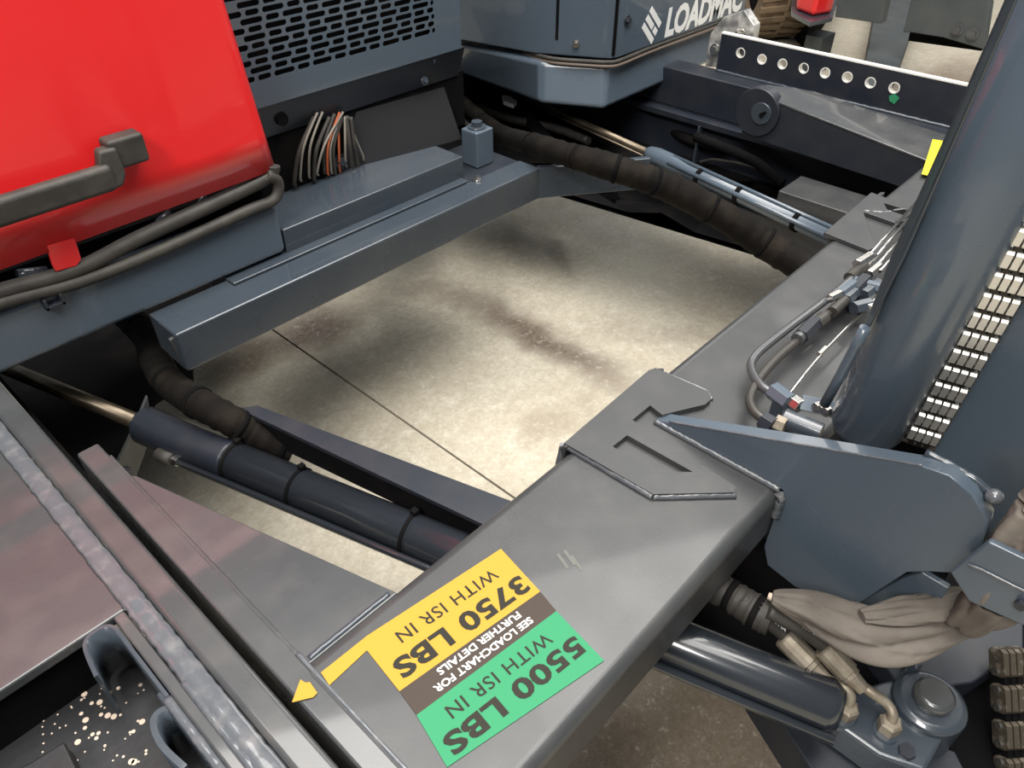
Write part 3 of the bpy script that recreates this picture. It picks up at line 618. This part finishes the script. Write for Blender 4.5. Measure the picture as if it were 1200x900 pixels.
# arm over the cylinder
ar = thing('hose_guide_arm', 'flat dark steel arm shielding hoses beside the left hydraulic cylinder', 'arm')
r0 = [pz(x, y, .58) for x, y in [(280, 478), (302, 474), (606, 588), (640, 640), (560, 640)]]
bm = NB(); prism(bm, [pz(x, y, .58) for x, y in [(278, 478), (302, 475), (640, 602), (620, 640)]], (0, 0, -.012)); obj('top_flange', bm, PDARK, ar, .002)
bm = NB(); e0 = pz(278, 482, .568); e1 = pz(620, 642, .568); prism(bm, [e0, e1, e1+V((.012, 0, 0)), e0+V((.012, 0, 0))], (0, 0, -.06)); obj('web', bm, BLACK, ar)

hr = thing('hydraulic_cylinder', 'slim blue-grey hydraulic cylinder running from the cab to the far end of the carriage tube', 'cylinder')
A2 = pz(762, 180, .57); B2 = pz(985, 283, .57); d2 = (B2-A2).normalized()
bm = NB(); tube(bm, [A2-d2*.02, A2, A2+d2*.04, A2+d2*.14, A2+d2*.2, B2+d2*.1], [.018, .028, .034, .034, .027, .027], 24); obj('barrel', bm, PBLUE, hr)
R2 = pz(640, 125, .57); T('piston_rod', [A2-(A2-R2)*1.2, A2], .014, BRONZE, hr, 16)
s2 = V((-d2.y, d2.x, 0)); s2 = s2 if s2.x < 0 else -s2
T('feed_pipe', [A2+d2*.12+s2*.028+V((0, 0, .012)), B2+s2*.028+V((0, 0, .012))], .008, PBLUE, hr, 10)
T('feed_pipe', [A2+d2*.0+s2*.036, A2+(R2-A2)*.9+s2*.036], .004, BRONZE, hr, 8)
T('feed_pipe', [A2+d2*.12+V((0, 0, .03)), B2+V((0, 0, .03))], .007, PBLUE, hr, 10)
for tt in (.26, .44, .68):
    bm = NB(); c = A2+d2*tt; tube(bm, [c-d2*.008, c+d2*.008], .034, 16); obj('pipe_clamp', bm, BLACK, hr)

def wrapped_hose(name, label, pts, r, seed, m_=None, r1=None):
    t = thing(name, label, 'hose'); rnd = random.Random(seed); p = spline(pts, 14); rs = []
    for i in range(len(p)): rs.append((r+((r1 or r)-r)*i/len(p))*(1+.03*math.sin(i*1.3)+.05*(rnd.random()-.5)+.03*math.sin(i*.21+seed)))
    bm = NB(); tube(bm, p, rs, 20); obj('sleeve', bm, m_ or HOSE, t)
    for i in range(9, len(p)-4, 17):
        d = (p[i+1]-p[i-1]).normalized(); bm = NB(); tube(bm, [p[i]-d*.006, p[i]+d*.006], rs[i]*1.05, 18); obj('binding', bm, BLACK, t)
    return t
wrapped_hose('hose_bundle', 'thick black wrapped hose bundle along the far edge of the bay beside the slim cylinder', [pz(x, y, .56) for x, y in [(540, 120), (585, 155)]]+[pz(x, y, z) for x, y, z in [(633, 172, .77), (675, 184, .79), (713, 195, .79), (748, 206, .77), (790, 222, .73), (850, 255, .66), (900, 287, .59), (945, 314, .56), (985, 337, .55)]], .033, 3, None, .05)
wrapped_hose('hose_bundle', 'black wrapped hose dropping from below the hood base to the left cylinder', [pz(x, y, .58) for x, y in [(150, 370), (172, 395), (182, 420), (195, 445), (222, 466), (262, 488)]]+[pz(300, 508, .53), pz(345, 526, .49)], .036, 8)
wrapped_hose('hose_bundle', 'thin black cable sleeve under the lip of the carriage tube near the hose fittings', [pz(x, y, .58) for x, y in [(800, 650), (832, 682), (860, 700), (885, 716), (905, 727)]], .029, 5, RUB)

# pipe run on the carriage tube
pr = thing('hydraulic_pipe_run', 'bent steel pipes with nuts and fittings lying on the carriage tube beside the mast', 'pipes')
SP = mat('painted_pipe', (.1, .102, .108), .25, metal=.4, coat=.3)
PB = mat('dark_pipe', (.06, .055, .05), .35, metal=.3)
zz = .80
T('pipe', [pz(x, y, zz) for x, y in [(1008, 318), (970, 350), (930, 380), (897, 406)]]+[pz(x, y, zz) for x, y in [(884, 419), (880, 430), (886, 445), (900, 458), (925, 468)]], .009, SP, pr, 12, 4)
T('pipe', [pz(x, y, zz-.006) for x, y in [(1012, 332), (985, 354), (948, 388), (915, 416), (893, 440), (880, 462), (880, 476), (890, 488), (908, 498)]], .009, PB, pr, 12, 4)
def fit(x0, y0, x1, y1, r, m_, n=6, z=zz, name='pipe_nut'):
    bm = NB(); tube(bm, [pz(x0, y0, z), pz(x1, y1, z)], r*1.15, n, smooth=n > 8); return obj(name, bm, m_, pr, .0008)
fit(966, 372, 956, 380, .013, PB, 12); fit(955, 378, 938, 395, .0155, PDARK, 6); fit(940, 392, 934, 398, .012, SP, 12)
fit(975, 366, 990, 352, .011, PB, 12)
fit(905, 457, 925, 472, .016, PBLUE, 6); fit(928, 470, 938, 477, .013, CHROME, 6); fit(938, 472, 985, 482, .017, PBLUE, 4, name='manifold')
fit(893, 492, 906, 500, .015, PDARK, 6); fit(908, 495, 920, 500, .014, ZINC, 6); fit(918, 490, 962, 508, .016, PAINT, 12, name='manifold')
for x, y in ((955, 478), (966, 483)): fit(x, y, x+6, y-2, .009, CHROME, 6, zz+.012)
T('pipe', [pz(x, y, .785) for x, y in [(925, 462), (945, 436), (965, 412), (990, 386), (1015, 362)]], .0035, CHROME, pr, 8)
fit(960, 416, 968, 408, .006, CHROME, 6, .787)
fit(990, 352, 1003, 340, .014, PAINT, 6); fit(1000, 342, 1014, 328, .016, PDARK, 6); fit(984, 345, 1000, 333, .012, PBLUE, 6, zz+.01)
fit(972, 350, 992, 340, .009, CHROME, 6, zz+.012); fit(995, 326, 1012, 312, .012, RUB, 12); fit(1010, 312, 1024, 300, .010, PTOP, 6)
fit(1004, 310, 1020, 300, .011, CHROME, 6, zz+.01); fit(1018, 322, 1030, 312, .010, CHROME, 6); fit(1012, 346, 1030, 332, .012, PAINT, 6, zz-.004); fit(1018, 362, 1032, 350, .010, CHROME, 6, zz-.004)
fit(1000, 362, 1020, 357, .014, PAINT, 6, zz-.006); fit(1000, 330, 1030, 338, .012, PBLUE, 6)
for k, (xa, ya, xb, yb) in enumerate([(1016, 302, 1062, 250), (1022, 306, 1068, 252), (1027, 312, 1062, 272), (1031, 318, 1055, 292)]):
    T('pipe', [pz(xa, ya, zz), pz((xa+xb)/2, (ya+yb)/2, zz), pz(xb+18, yb-20, zz)], .0042, CHROME, pr, 8, label='bright steel pipe' if k == 0 else None)
T('pipe', [px_(1014, 384, 1.05), px_(1003, 405, 1.05), px_(985, 440, 1.05), px_(966, 474, 1.05)], .0085, PBLUE, pr, 12)
for p in ((945, 505), (900, 470)): pass
bm = NB(); prism(bm, [pz(x, y, .762) for x, y in [(905, 480), (930, 480), (945, 500), (905, 505)]], (0, 0, -.012)); obj('clamp_foot', bm, PAINT, pr, .001)
bm = NB(); box(bm, *(lambda c: (c.x-.012, c.x+.012, c.y-.012, c.y+.012, .75, .80))(pz(915, 470, .79))); obj('clamp_foot', bm, PAINT, pr, .001)
bm = NB(); box(bm, *(lambda c: (c.x-.012, c.x+.012, c.y-.012, c.y+.012, .75, .80))(pz(1005, 345, .79))); obj('clamp_foot', bm, PAINT, pr, .001)

# pivot block with two hose ends
pv = thing('cylinder_pivot', 'blue-grey pivot boss and port block at the end of the lower cylinder, bottom right', 'bracket')
c = pz(1095, 815, .50)
bm = NB(); tube(bm, [c-V((0, 0, .12)), c-V((0, 0, .02)), c-V((0, 0, .012))], [.060, .060, .05], 32); obj('boss', bm, PAINT, pv, .004)
bm = NB(); tube(bm, [c-V((0, 0, .02)), c+V((0, 0, .004)), c+V((0, 0, .010))], [.032, .032, .025], 28); obj('pin_head', bm, PTOP, pv)
bm = NB(); q = pz(1072, 775, .50); tube(bm, [q-V((0, 0, .03)), q+V((0, 0, .006))], .013, 6, smooth=False); obj('grease_nipple', bm, PAINT, pv)
bm = NB(); prism(bm, [pz(x, y, .47) for x, y in [(960, 835), (1010, 805), (1060, 790), (1110, 860), (1085, 905), (1030, 885)]], (0, 0, -.07)); obj('port_block', bm, PAINT, pv, .008)
bm = NB(); prism(bm, [pz(x, y, .48) for x, y in [(1010, 745), (1110, 745), (1170, 700), (1200, 690), (1200, 760), (1140, 800), (1060, 810)]], (0, 0, -.05)); obj('bracket_plate', bm, PDARK, pv, .004)  # darkened copy of the paint for the dim lower corner
bm = NB(); prism(bm, [pz(x, y, .40) for x, y in [(884, 800), (1010, 840), (1120, 880), (1160, 960), (1000, 990), (950, 900)]], (0, 0, -.1)); obj('lower_plate', bm, PDARK, pv, .004)
q = pz(1063, 880, .475); bm = NB(); tube(bm, [q-V((0, 0, .03)), q+V((0, 0, .002))], .014, 6, smooth=False); obj('bolt', bm, PDARK, pv)
bm = NB(); prism(bm, [pz(x, y, .38) for x, y in [(700, 700), (900, 560), (1300, 480), (1500, 700), (1500, 1100), (1140, 1000), (1050, 830), (985, 832), (785, 745)]], (0, 0, -.03)); obj('base_shade_sheet', bm, BLACK, pv)  # added black sheet that paints the dark behind sleeve and pivot
for (x, y) in ((986, 840), (1037, 858)):
    p = pz(x, y, .47); bm = NB(); tube(bm, [p-V((0, 0, .04)), p+V((0, 0, .008))], .021, 20); obj('port', bm, PAINT, pv)
def hose_end(label, hpts, f0, f1, epts, nut):
    t = thing('hydraulic_hose', label, 'hose')
    T('hose', [pz(*p) for p in hpts], .0125, RUB, t, 14, 5)
    a, b = pz(*f0), pz(*f1); d = b-a
    bm = NB(); n = 22
    tube(bm, [a, a+d*.04, a+d*.6, a+d*.62, a+d*.7, a+d*.72, a+d], [.018, .0205, .0205, .017, .017, .014, .0115], 14, smooth=False); obj('crimp_ferrule', bm, ZINC, t)
    T('elbow_pipe', [pz(*p) for p in epts], .0085, ZINC, t, 12, 6)
    p = pz(*nut); bm = NB(); tube(bm, [p-V((0, 0, .006)), p+V((0, 0, .020)), p+V((0, 0, .024))], [.019, .019, .015], 6, smooth=False); obj('swivel_nut', bm, ZINC, t)
    bm = NB(); tube(bm, [p-V((0, 0, .012)), p-V((0, 0, .006))], .0215, 20); obj('washer', bm, PDARK, t)
    return t
h1 = hose_end('left of the two hydraulic hose ends with corroded ferrule and short elbow', [(870, 700, .60), (895, 724, .58), (915, 740, .56), (927, 752, .55)], (918, 746, .552), (968, 796, .52), [(962, 790, .523), (978, 800, .52), (992, 808, .52), (997, 818, .51), (992, 832, .49)], (990, 835, .478))
h2 = hose_end('right of the two hydraulic hose ends, nearer the pivot boss, with long curved steel elbow', [(900, 716, .61), (935, 735, .59), (960, 752, .57), (975, 765, .56)], (965, 758, .565), (1012, 808, .53), [(1006, 800, .533), (1022, 812, .53), (1040, 825, .52), (1046, 838, .51), (1043, 850, .49)], (1040, 853, .478))
bm = NB(); p = pz(908, 720, .60); disc(bm, p, (0, 0, 1), .005, .006, 12); obj('red_spot', bm, mat('red_dot', (.8, .12, .06), .4), h2, label='small red dot')
# printed batch marks on the hoses
def along(o, d, w):
    d = d.normalized(); s = V((-d.y, d.x, 0)).normalized()
    if s.z < 0: s = -s
    upv = d.cross(s).normalized(); upv = upv if upv.z > 0 else -upv
    return lambda u, v, n: o + d*u + s*(v-.004) + upv*(.0132+n)
text_obj('355-253 11', along(pz(934, 736, .593), pz(966, 757, .567)-pz(934, 736, .593), 0), .052, .0075, WHT, h2, bold=.02)
text_obj('E-2 P04', along(pz(897, 726, .578), pz(920, 746, .556)-pz(897, 726, .578), 0), .034, .0075, WHT, h1, bold=.02)

# fabric sleeves
def crumple(bm, pts, r, flat, seed, n=56):
    rnd = random.Random(seed); p = spline(pts, 18); rings = []; ph = [rnd.uniform(0, 6) for _ in range(8)]
    a = None
    for i, q in enumerate(p):
        t = (p[min(i+1, len(p)-1)]-p[max(i-1, 0)]).normalized(); s = t.cross(V((0, 0, 1))).normalized(); u = s.cross(t)
        rr = r[0]+(r[1]-r[0])*math.sin(math.pi*min(1, i/(len(p)-1)*1.15)) if isinstance(r, tuple) else r
        ring = []
        for k in range(n):
            an = 2*math.pi*k/n; u_ = i/len(p)*14
            w = 1.08+.08*math.sin(3*an+ph[0]+u_*.35)+.10*math.sin(5*an+ph[1]-u_*.5)+.07*math.sin(8*an+ph[2]+u_*.6)-.20*(1-abs(math.sin(1.5*an+ph[5]+u_*.22)))**3-.16*(1-abs(math.sin(2*an+ph[6]-u_*.30)))**4-.12*(1-abs(math.sin(2.5*an+ph[4]+u_*.45)))**5+.05*math.sin(u_*1.1+ph[3]+2*an)
            ring.append(bm.verts.new(q+s*math.cos(an)*rr*w+u*math.sin(an)*rr*w*flat))
        rings.append(ring)
    for i in range(len(rings)-1):
        for k in range(n): f = bm.faces.new((rings[i][k], rings[i][(k+1) % n], rings[i+1][(k+1) % n], rings[i+1][k])); f.smooth = True
    bm.faces.new(rings[0]); bm.faces.new(rings[-1]); return bm
o = obj('fabric_sleeve', crumple(NB(), [pz(x, y, .63) for x, y in [(905, 700), (945, 712), (990, 733), (1040, 743), (1100, 736), (1150, 712), (1190, 692)]], (.012, .043), .7, 2), FAB)
tag(o, 'dusty brown fabric hose sleeve drooping beneath the welded bracket plate', 'sleeve')
obj('folded_flap', crumple(NB(), [pz(x, y, .665) for x, y in [(1010, 722), (1050, 718), (1090, 714), (1125, 704), (1160, 700), (1195, 690)]], (.012, .026), .5, 9), FAB, o)
o = obj('fabric_sleeve', crumple(NB(), [px_(x, y, .985) for x, y in [(1130, 725), (1165, 700), (1195, 650), (1215, 605), (1260, 540)]], (.03, .05), .8, 6), FAB)
tag(o, 'crumpled grey fabric sleeve rising behind the clamp band at the right edge', 'sleeve')
bm = NB(); tube(bm, [pz(900, 698, .62), pz(912, 703, .62), pz(935, 712, .615)], [.006, .009, .007], 10); o = obj('foam_plug', bm, SPLAT); tag(o, 'small beige plug poking out above the black hose sleeve', 'plug')

# ================================================================ BACKGROUND
G = lambda x, y, z=0: pz(x, y, z)
tw = thing('tractor_tyre', 'brown chunky-lugged tyre standing behind the cab at the top', 'tyre')
tc_ = G(906, 52); Rt = .42; axv = RT.copy(); ctr = V((tc_.x, tc_.y, Rt))+V((FW.x, FW.y, 0)).normalized()*.25
fwh = V((FW.x, FW.y, 0)).normalized()
def ringpt(a, off, r): return ctr+axv*off+(fwh*-math.cos(a)+V((0, 0, 1))*math.sin(a))*r
bm = NB(); prof = [(-.17, .24), (-.19, .32), (-.18, .39), (-.14, .405), (.14, .405), (.18, .39), (.19, .32), (.17, .24)]; n = 48; rr = []
for k in range(n): rr.append([bm.verts.new(ringpt(2*math.pi*k/n, o_, r)) for o_, r in prof])
for k in range(n):
    for j in range(8): f = bm.faces.new((rr[k][j], rr[k][(j+1) % 8], rr[(k+1) % n][(j+1) % 8], rr[(k+1) % n][j]))
obj('carcass', bm, TYRE, tw)
for k in range(30):
    a = 2*math.pi*k/30; bm = NB()
    for s in (-1, 1):
        a2 = a+(.1 if s > 0 else 0)
        pts = [ringpt(a2, s*.19, .385), ringpt(a2+.10, s*.19, .385), ringpt(a2+.18, s*-.01, .40), ringpt(a2+.08, s*-.01, .40)]
        out = [(p-ctr-axv*(p-ctr).dot(axv)).normalized()*.03 for p in pts]
        vs = [bm.verts.new(p) for p in pts]+[bm.verts.new(p+o_) for p, o_ in zip(pts, out)]
        bm.faces.new(vs[:4]); bm.faces.new(vs[4:][::-1])
        for i in range(4): bm.faces.new((vs[i], vs[(i+1) % 4], vs[4+(i+1) % 4], vs[4+i]))
    obj('tread_lug', bm, TYRE, tw)
bm = NB(); disc(bm, ctr-axv*.14, axv, .23, .28, 24); obj('wheel_hub', bm, BLACK, tw)
ax = thing('truck_undercarriage', 'black axle housing with red body corner right of the chunky tyre', 'axle')
c = G(952, 40); c2 = V((c.x, c.y, 0))
bm = NB(); q = [G(929, 44), G(940, 58), G(955, 50), G(985, 0), G(1000, -40), G(935, -40)]; prism(bm, q, (0, 0, .3)); obj('axle_housing', bm, BLACK, ax, .03)
cc = G(955, 20, .45); bm = NB(); prism(bm, [G(933, -30, .40), G(932, 12, .40), (G(952, 20, .40)), G(974, 16, .40), G(985, -30, .40)], (0, 0, .3)); obj('body_corner', bm, RED, ax, .03, 3, label='red body corner')
bm = NB(); prism(bm, [G(928, 14, .40), G(950, 26, .40), G(976, 20, .40), G(990, -30, .40), G(928, -30, .40)], (0, 0, -.03)); obj('sill', bm, PAINT, ax, .005)
fr = thing('spare_forklift_frame', 'dark grey steel frame standing on the floor beyond the hole plate, top right', 'frame')
bm = NB(); prism(bm, [G(x, y, .22) for x, y in [(1033, -30), (1092, -30), (1054, 80), (1040, 110), (1000, 110), (1015, 68)]], (0, 0, -.1)); obj('frame_arm', bm, FARG, fr, .01)
def vplate(pts, v, th, name, m_): bm = NB(); prism(bm, [px_(x, y, v) for x, y in pts], (th, 0, 0)); return obj(name, bm, m_, fr, .006)
vplate([(1058, 38), (1075, -30), (1140, -30), (1160, 4), (1152, 58), (1105, 44), (1068, 38)], 5.45, .08, 'cross_plate', FARG)
vplate([(978, 20), (985, -30), (1045, -30), (1033, 28)], 5.45, .08, 'cross_plate', FARG)
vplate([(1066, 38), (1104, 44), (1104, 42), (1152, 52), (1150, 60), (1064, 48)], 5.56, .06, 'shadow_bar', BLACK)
for x, y in ((1122, 35), (1140, 40)): bolt(px_(x, y, 5.447), (-1, 0, 0), .022, fr, PTOP)
for x in (2.2, .5):
    bm = NB(); box(bm, 5.5, 5.7, x, x+.12, 0, .25); obj('foot', bm, FARG, fr)
